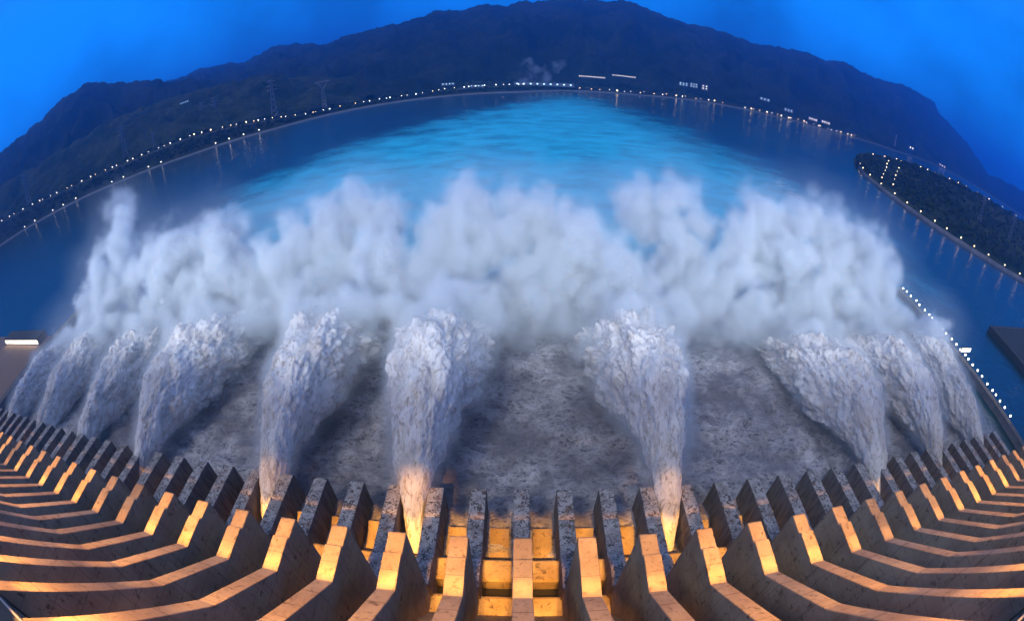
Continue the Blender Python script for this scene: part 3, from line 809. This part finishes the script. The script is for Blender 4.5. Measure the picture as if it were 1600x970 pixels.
def wood(name, centres, label, hmin, hmax):
    """a far wood that reads as one mass: many leaf clumps on trunks"""
    V0, F0 = ico(1); VV, FF, MI, b = [], [], [], 0
    for c in centres:
        h = random.uniform(hmin, hmax)
        for q in range(5):
            r = h * random.uniform(.16, .30); cc = np.array([c[0] + random.gauss(0, h * .17), c[1] + random.gauss(0, h * .17), c[2] + h * random.uniform(.45, .9)])
            VV.append(V0 * (r * (1 + .35 * rng.normal(size=(len(V0), 1)))) * [1, 1, .85] + cc); FF.append(F0 + b); b += len(V0)
    me = mesh_np(name, np.concatenate(VV), np.concatenate(FF), M['leaves'])
    return tag(link(name, me), label, 'wood', None, 'stuff')


cs = []
for q in range(1500):
    i = random.randrange(3, 160); s = random.uniform(.07, .98) if random.random() < .8 else random.uniform(.93, 1)
    cs.append(land_pt(i, s) - [0, 0, 1])
wood('headland_wood', cs, 'dark wood covering the headland', 9, 17)
cs = []
for q in range(3200):
    a = random.uniform(-80, 20); off = random.choice([random.uniform(50, ROAD_OFF - 25), random.uniform(ROAD_OFF + 25, ROAD_OFF + 260)])
    z = float(np.interp(off, [r[0] for r in rows], [float(np.interp(a, azs, r[1])) for r in rows]))
    cs.append(pol(a, float(shore(a)) + off, z - 2))
wood('bank_wood', cs, 'dark wood along the left river bank', 8, 18)

# ------------------------------------------------------------------ lamps
def lamp_mesh(h, r, mat):
    b = MB(); b.bar((0, 0, -1.5), (0, 0, h), .22, 0, .14); b.bar((0, 0, h), (0, 1.6, h + .5), .12, 0); b.ball((0, 1.6, h + .3), r, 1)
    return b.mesh('street_lamp', [M['steel'], mat])


L_ROAD = lamp_mesh(10, 1.9, M['lamp']); L_WARM = lamp_mesh(8, 1.5, M['lamp_warm']); L_WALL = lamp_mesh(5, 1.15, M['lamp']); L_WHITE = lamp_mesh(10, 1.9, M['lamp_white']); L_FAR = lamp_mesh(10, 2.2, M['lamp'])
L_ROADS = [L_ROAD, L_ROAD, lamp_mesh(10, 1.3, M['lamp_warm']), lamp_mesh(11, 2.5, M['lamp_warm']), lamp_mesh(10, 1.3, M['lamp'])]
L_MID = [L_WHITE, lamp_mesh(10, 1.3, M['lamp_warm']), lamp_mesh(9, 2.4, M['lamp_white']), lamp_mesh(10, 1.2, M['lamp'])]
L_FARS = [L_FAR, lamp_mesh(10, 1.5, M['lamp_warm']), lamp_mesh(10, 3.0, M['lamp_warm']), lamp_mesh(9, 1.4, M['lamp_white'])]


def lamp(me, p, lab, grp):
    o = link('street_lamp', me, None, p); o.rotation_euler.z = random.uniform(0, 6.28); return tag(o, lab, 'street lamp', grp)


def along(poly, n, jit=0.0):
    a = np.array(poly, float); d = np.r_[0, np.cumsum(np.linalg.norm(np.diff(a, axis=0), axis=1))]
    u = np.linspace(0, d[-1], n) + (np.random.RandomState(3).uniform(-.5, .5, n) * jit * d[-1] / n)
    return [(np.interp(x, d, a[:, 0]), np.interp(x, d, a[:, 1])) for x in u]


for px, py in along([(2, 346), (50, 320), (100, 297), (200, 252), (250, 231), (300, 212), (360, 197), (418, 186)], 36, .9):
    a, e = az_el(px, py); D = float(shore(a)) + ROAD_OFF; z = float(np.interp(a, azs, zr)); lamp(random.choice(L_ROADS), pol(a, D + 10, z + .3), 'small glowing street lamp along the road on the left bank', 'lamps along the left bank road')
for px, py in along([(425, 185), (470, 180), (520, 172), (580, 160), (640, 149), (700, 139), (760, 134), (818, 132)], 34, .9):
    a, e = az_el(px, py); D = float(shore(a)) + ROAD_OFF; z = float(np.interp(a, azs, zr)); lamp(random.choice(L_MID), pol(a, D + random.uniform(-14, 14), z + .3), 'small bluish white lamp on the bank below the central mountain', 'lamps on the far bank in the middle')
for px, py in [(40, 362), (57, 353), (85, 336), (100, 326), (120, 318), (175, 287), (193, 278), (232, 261), (252, 253), (336, 220), (358, 216), (380, 209), (405, 202)]:
    a, e = az_el(px, py); D = float(shore(a)) + 22; lamp(L_ROAD, pol(a, D, 5.3), 'small lamp on the quay at the water edge of the left bank', 'lamps on the left quay')
for px, py in along([(905, 133), (960, 134), (1010, 138), (1040, 142), (1060, 144), (1090, 147), (1130, 153)], 22, 1.2) + along([(1165, 158), (1200, 165), (1240, 178), (1270, 186), (1300, 194), (1340, 205)], 24, 1.2):
    a, e = az_el(px, py); D = float(shore(a)) + random.uniform(20, 110); z = float(np.interp(D - float(shore(a)), [r[0] for r in rows], [float(np.interp(a, azs, r[1])) for r in rows]))
    lamp(random.choice(L_FARS), pol(a, D, z), 'tiny warm lamp on the far right shore below the mountain', 'lamps on the far right shore')
# headland
for j in range(16):
    i = int(8 + j * 9.4); lamp(L_WARM, fp[i] + inn[i] * 14 + [0, 0, 9], 'lamp on the embankment facing the river on the headland', 'lamps along the headland embankment')
for j in range(22):
    i = int(6 + j * 7.0); lamp(L_WARM, land_pt(i, 0.985) + [0, 0, 1.5], 'lamp on the ridge road of the wooded headland', 'lamps along the headland ridge road')
for j in range(6):
    i = 4; a = land_pt(2, .02) * (1 - j / 5) + land_pt(14, .98) * (j / 5); lamp(L_WARM, land_pt(1 + j // 2, .1 + .15 * j) + [0, 0, .5], 'lamp round the tip of the headland', 'lamps round the headland tip')
for off in (44, 52):
    for j in range(7):
        s = .18 + .78 * j / 6; lamp(L_WARM, land_pt(off, s) + [0, 0, 1.0], 'lamp of the short double row crossing the headland', 'lamps of the street across the headland')
# lamp row on the right guide wall
for j in range(25):
    y = 150 + j * 10.0
    lamp(L_WALL, (497 + .0, y, 9.0), 'white lamp in the straight row on the right guide wall', 'lamps on the right guide wall')
lamp(L_WALL, (725, 236, 9.0), 'single white lamp on the dark platform at the right edge', None)

# ------------------------------------------------------------------ steam behind the pale hall
VV, FF, base_ = [], [], 0
for px, py, r, D in [(832, 112, 14, 2560), (826, 100, 12, 2570), (840, 122, 16, 2550), (862, 108, 14, 2580), (878, 100, 10, 2590), (850, 118, 15, 2560), (818, 122, 12, 2550)]:
    c = at_d(px, py, D); VV.append(ICO2[0] * (r * D / IMG_F) + c); FF.append(ICO2[1] + base_); base_ += len(ICO2[0])
so_ = link('steam_cloud', mesh_np('steam_cloud', np.concatenate(VV), np.concatenate(FF), M['mist']))
md = so_.modifiers.new('remesh', 'REMESH'); md.mode = 'VOXEL'; md.voxel_size = 6
t = NT('steam_volume'); v = t.n('ShaderNodeVolumePrincipled'); v.inputs['Color'].default_value = (0.9, 0.96, 1, 1)
t.set(v.inputs['Density'], t.math('MULTIPLY', t.remap(t.noise(t.pos(), 0.016, 4, 0.6), 0.45, 0.7), 0.012)); t.t.links.new(v.outputs[0], t.out.inputs[1])
so_.data.materials.clear(); so_.data.materials.append(t.m)
tag(so_, 'faint pale steam cloud rising behind the long hall at the far shore', 'steam')

# ------------------------------------------------------------------ buildings
def building(p, w, d, h, label, wall='render', win='window', nwin=6, rowsn=1, name='building', face=0.0, whi=0.62, wwid=0.7):
    o = empty(name, p); o.rotation_euler.z = face; tag(o, label, 'building')
    MB().box(-w / 2, w / 2, -d / 2, d / 2, -3, h).build('wall', M[wall], o)
    MB().box(-w / 2 - .4, w / 2 + .4, -d / 2 - .4, d / 2 + .4, h + .003, h + h * .07).build('roof', M['roof'], o)
    for r_ in range(rowsn):
        z0 = h * (r_ + .5 - whi / 2) / rowsn; z1 = h * (r_ + .5 + whi / 2) / rowsn
        for q in range(nwin):
            x0 = -w / 2 + w * (q + .5 - wwid / 2) / nwin; x1 = -w / 2 + w * (q + .5 + wwid / 2) / nwin
            MB().box(x0, x1, -d / 2 - .25, -d / 2 + .02, z0, z1).build('window', M[win], o)
    return o


# lit gate houses at the ends of the guide walls
c = on_z(38, 540, 12)
g1 = building((-694, 268, 9), 150, 20, 9, 'long low brown building with a bright lit window band at the left edge', 'brown', 'sign_lit', 1, 1, 'gatehouse', 0, .6, .97)
lp = empty('forebay_deck', (-760, 166, 0)); tag(lp, 'brown concrete deck below the long lit building at the left edge', 'deck')
MB().box(-250, 155, -92, 112, -10, 8.9).build('deck_slab', M['brown'], lp)
q = MB(); q.box(-250, 155, -92.5, -91.5, 8.904, 10.0); q.build('parapet', M['wall'], lp)
c = on_z(1507, 551, 12)
b = empty('lit_sign', (c[0], c[1], 9)); tag(b, 'small bright lit sign on posts above the lamp row on the right', 'sign')
MB().box(-13.5, 13.5, -.4, .4, 4.0, 10.0).build('sign_board', M['brown'], b)
q = MB()
for j in range(5):
    x = -10.4 + j * 5.2
    q.box(x - 1.9, x + 1.9, -.75, -.42, 8.6, 9.4); q.box(x - .45, x + .45, -.75, -.42, 4.8, 8.6); q.box(x - 1.9, x + 1.9, -.75, -.42, 6.4, 7.1); q.box(x - 1.9, x - 1.1, -.75, -.42, 4.8, 6.4); q.box(x + 1.1, x + 1.9, -.75, -.42, 4.8, 6.4)
q.build('lit_characters', M['sign_lit'], b)
for x in (-10, 0, 10): MB().bar((x, 0, -1), (x, 0, 4.0), .35).build('post', M['steel'], b)

blds = [(850, 131, 90, 6, 120, 'window_cool', 9, 1, 'long pale hall glowing blue white at the middle of the far shore'),
        (925, 120, 40, 3.2, 260, 'window', 13, 1, 'low lit building row on the slope right of the pale hall'),
        (975, 119, 36, 3.0, 280, 'window', 11, 1, 'second low lit building on the slope right of the pale hall'),
        (1068, 131, 14, 6, 260, 'window_cool', 3, 2, 'small lit house on the slope, left of the brightest light'),
        (1084, 133, 12, 8, 240, 'window_cool', 3, 2, 'lit house on the slope just left of the brightest light'),
        (1101, 136, 10, 9, 220, 'window', 2, 2, 'brightest lit house on the slope right of the middle'),
        (1195, 155, 16, 5, 300, 'window_cool', 3, 1, 'dim lit house on the right slope above the shore lamps'),
        (1232, 172, 14, 6, 200, 'window_cool', 3, 1, 'lit house by the right shore, left of the bright pair'),
        (1270, 186, 14, 6, 160, 'window', 4, 1, 'bright lit house of a pair by the right shore'),
        (1290, 191, 14, 6, 150, 'window', 4, 1, 'bright lit house by the right shore, beside its twin'),
        (1424, 231, 8, 6, 200, 'window', 2, 1, 'lone bright house at the foot of the right mountain'),
        (1472, 259, 12, 5, 300, 'window', 3, 1, 'lit house far behind the ridge of the headland'),
        (700, 131, 20, 4, 260, 'window_cool', 4, 1, 'faint lit house behind the bank left of the pale hall'),
        (745, 134, 22, 4, 200, 'window_cool', 4, 1, 'second faint lit house behind the bank left of the pale hall'),
        (288, 160, 14, 3, 700, 'window_cool', 4, 1, 'faint lit house high on the left hill')]
for px, py, w, h, off, win, nw, rn, lab in blds:
    a, e = az_el(px, py); D = float(shore(a)) + off; s_ = D / IMG_F
    p = at_d(px, py + h / 2, D)
    building(p, w * s_, 18, h * s_ * .85, lab, 'render', win, nw, rn, 'building', -math.radians(a), .34, random.uniform(.16, .32))

# ------------------------------------------------------------------ pylons
def pylon(px, ytop, ybot, D, label, arms=3, vhead=False):
    top, bot = at_d(px, ytop, D), at_d(px, ybot, D)
    h = top[2] - bot[2]; bw = h * .09; tw = h * .018; th = h * .011 if h > 60 else .6
    o = empty('pylon', tuple(bot)); o.rotation_euler.z = -math.radians(az_el(px, ytop)[0]); tag(o, label, 'pylon', 'power pylons on the banks')
    b = MB(); hb = h * (.74 if vhead else 1.0); n = 7
    w = lambda z: bw + (tw - bw) * (z / h) ** .8
    for sx, sy in ((1, 1), (1, -1), (-1, 1), (-1, -1)):
        for q in range(n):
            z0, z1 = hb * q / n, hb * (q + 1) / n
            b.bar((sx * w(z0), sy * w(z0), z0), (sx * w(z1), sy * w(z1), z1), th * .5)
            b.bar((sx * w(z0), sy * w(z0), z0), (-sx * w(z1), sy * w(z1), z1), th * .32)
            b.bar((sx * w(z0), sy * w(z0), z0), (sx * w(z1), -sy * w(z1), z1), th * .32)
    b.build('tower', M['steel'], o)
    if vhead:
        q = MB(); e = h * .17
        for s in (-1, 1):
            q.bar((0, 0, hb), (s * e, 0, h * .97), th * .7)
        q.bar((-e * 1.3, 0, h * .97), (e * 1.3, 0, h * .97), th * .8)
        q.bar((-e * 1.3, 0, h * .97), (-e * 1.1, 0, h), th * .5); q.bar((e * 1.3, 0, h * .97), (e * 1.1, 0, h), th * .5)
        q.build('crossarm', M['steel'], o)
    else:
        for j in range(arms):
            z = h * (.96 - j * .11); e = h * (.10 + .02 * j)
            q = MB(); q.bar((-e, 0, z), (e, 0, z), th * .5); q.bar((-e, 0, z), (0, 0, z + h * .04), th * .35); q.bar((e, 0, z), (0, 0, z + h * .04), th * .35)
            q.build('crossarm', M['steel'], o)


pylon(430, 124, 186, 2260, 'tall lattice pylon left of the V headed one', 3)
pylon(508, 126, 176, 2330, 'lattice pylon with a V shaped head near the left shore', 1, True)
pylon(197, 193, 246, 2500, 'lattice pylon on the left bank, the taller of a close pair')
pylon(243, 204, 236, 2400, 'shorter lattice pylon of a close pair on the left bank')
pylon(46, 266, 318, 2800, 'lattice pylon nearest the left edge')
pylon(320, 158, 200, 2500, 'faint lattice pylon on the left slope, left of a second faint one')
pylon(340, 150, 197, 2500, 'faint lattice pylon on the left slope, right of a second faint one')
pylon(1530, 300, 345, 1500, 'dim lattice pylon on the wooded headland')
pylon(1577, 328, 372, 1500, 'dim lattice pylon on the headland by the right edge')
c = at_d(1398, 228, 4500); ct = at_d(1398, 210, 4500)
o = empty('bridge_tower', tuple(c)); tag(o, 'slim pale tower on the far right shore', 'tower')
b = MB(); hh = ct[2] - c[2]
b.bar((-6, 0, -4), (-3, 0, hh), 3.2, 0, 2.2); b.bar((6, 0, -4), (3, 0, hh), 3.2, 0, 2.2); b.build('shaft', M['render'], o)
MB().box(-9, 9, -3, 3, hh, hh + 5).build('crossbeam', M['render'], o); MB().box(-6, 6, -2.5, 2.5, hh * .6, hh * .6 + 4).build('crossbeam', M['render'], o)

# ------------------------------------------------------------------ haze
HZ = True
if HZ:
    bx = MB().box(-19000, 19000, -800, 17000, -19, 1150)
    t = NT('haze_air'); v = t.n('ShaderNodeVolumePrincipled'); v.inputs['Color'].default_value = (0.12, 0.50, 1.0, 1)
    v.inputs['Density'].default_value = 1.3e-4; v.inputs['Anisotropy'].default_value = 0.7
    t.t.links.new(v.outputs[0], t.out.inputs[1])
    hz = bx.build('haze', t.m); tag(hz, kind='stuff')

# ------------------------------------------------------------------ sky and sun
w = bpy.data.worlds.new('World'); sc.world = w; w.use_nodes = True; nt = w.node_tree; nt.nodes.clear()
def wn(typ, **kw):
    x = nt.nodes.new(typ)
    for k, v in kw.items(): setattr(x, k, v)
    return x
out = wn('ShaderNodeOutputWorld'); bg = wn('ShaderNodeBackground'); nt.links.new(bg.outputs[0], out.inputs[0])
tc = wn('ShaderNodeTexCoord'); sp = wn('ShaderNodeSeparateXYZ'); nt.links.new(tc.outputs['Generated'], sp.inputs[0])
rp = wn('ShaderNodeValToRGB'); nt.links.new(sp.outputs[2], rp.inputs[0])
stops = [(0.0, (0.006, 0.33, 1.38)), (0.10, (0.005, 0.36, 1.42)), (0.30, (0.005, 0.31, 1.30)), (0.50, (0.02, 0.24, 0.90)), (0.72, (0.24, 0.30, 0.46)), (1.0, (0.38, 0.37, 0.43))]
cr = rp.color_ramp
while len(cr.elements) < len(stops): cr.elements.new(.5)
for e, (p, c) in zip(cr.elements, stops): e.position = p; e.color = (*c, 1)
sky = wn('ShaderNodeTexSky', sky_type='NISHITA'); sky.sun_disc = False; sky.sun_elevation = R(4); sky.sun_rotation = R(225); sky.ozone_density = 6; sky.air_density = 1.5
nz = wn('ShaderNodeTexNoise'); nt.links.new(tc.outputs['Generated'], nz.inputs['Vector']); nz.inputs['Scale'].default_value = 2.6; nz.inputs['Detail'].default_value = 5; nz.inputs['Roughness'].default_value = .5
mr = wn('ShaderNodeMapRange'); nt.links.new(nz.outputs[0], mr.inputs[0]); mr.inputs[1].default_value = .40; mr.inputs[2].default_value = .64; mr.inputs[3].default_value = 1.06; mr.inputs[4].default_value = .50
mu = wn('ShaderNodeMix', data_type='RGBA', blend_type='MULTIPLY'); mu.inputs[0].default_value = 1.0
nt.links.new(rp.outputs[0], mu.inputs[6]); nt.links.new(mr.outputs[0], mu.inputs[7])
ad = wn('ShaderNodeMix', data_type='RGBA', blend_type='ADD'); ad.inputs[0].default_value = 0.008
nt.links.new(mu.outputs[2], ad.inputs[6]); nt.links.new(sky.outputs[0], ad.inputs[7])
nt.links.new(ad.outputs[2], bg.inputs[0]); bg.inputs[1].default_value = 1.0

s = bpy.data.lights.new('sun', 'SUN'); s.energy = 1.0; s.angle = R(14); s.color = (1.0, 0.92, 0.82)
so = bpy.data.objects.new('sun', s); col.objects.link(so)
so.rotation_euler = Vector((0.42, 0.42, -0.80)).to_track_quat('-Z', 'Y').to_euler()

# ------------------------------------------------------------------ render settings
cy = sc.cycles
cy.max_bounces = 7; cy.diffuse_bounces = 2; cy.glossy_bounces = 2; cy.transmission_bounces = 2; cy.transparent_max_bounces = 6; cy.volume_bounces = 4
cy.volume_step_rate = 2.0; cy.volume_max_steps = 256
cy.caustics_reflective = False; cy.caustics_refractive = False; cy.sample_clamp_indirect = 4.0
cy.use_denoising = True
vs = sc.view_settings; vs.view_transform = 'Standard'; vs.look = 'None'; vs.exposure = 0; vs.gamma = 1
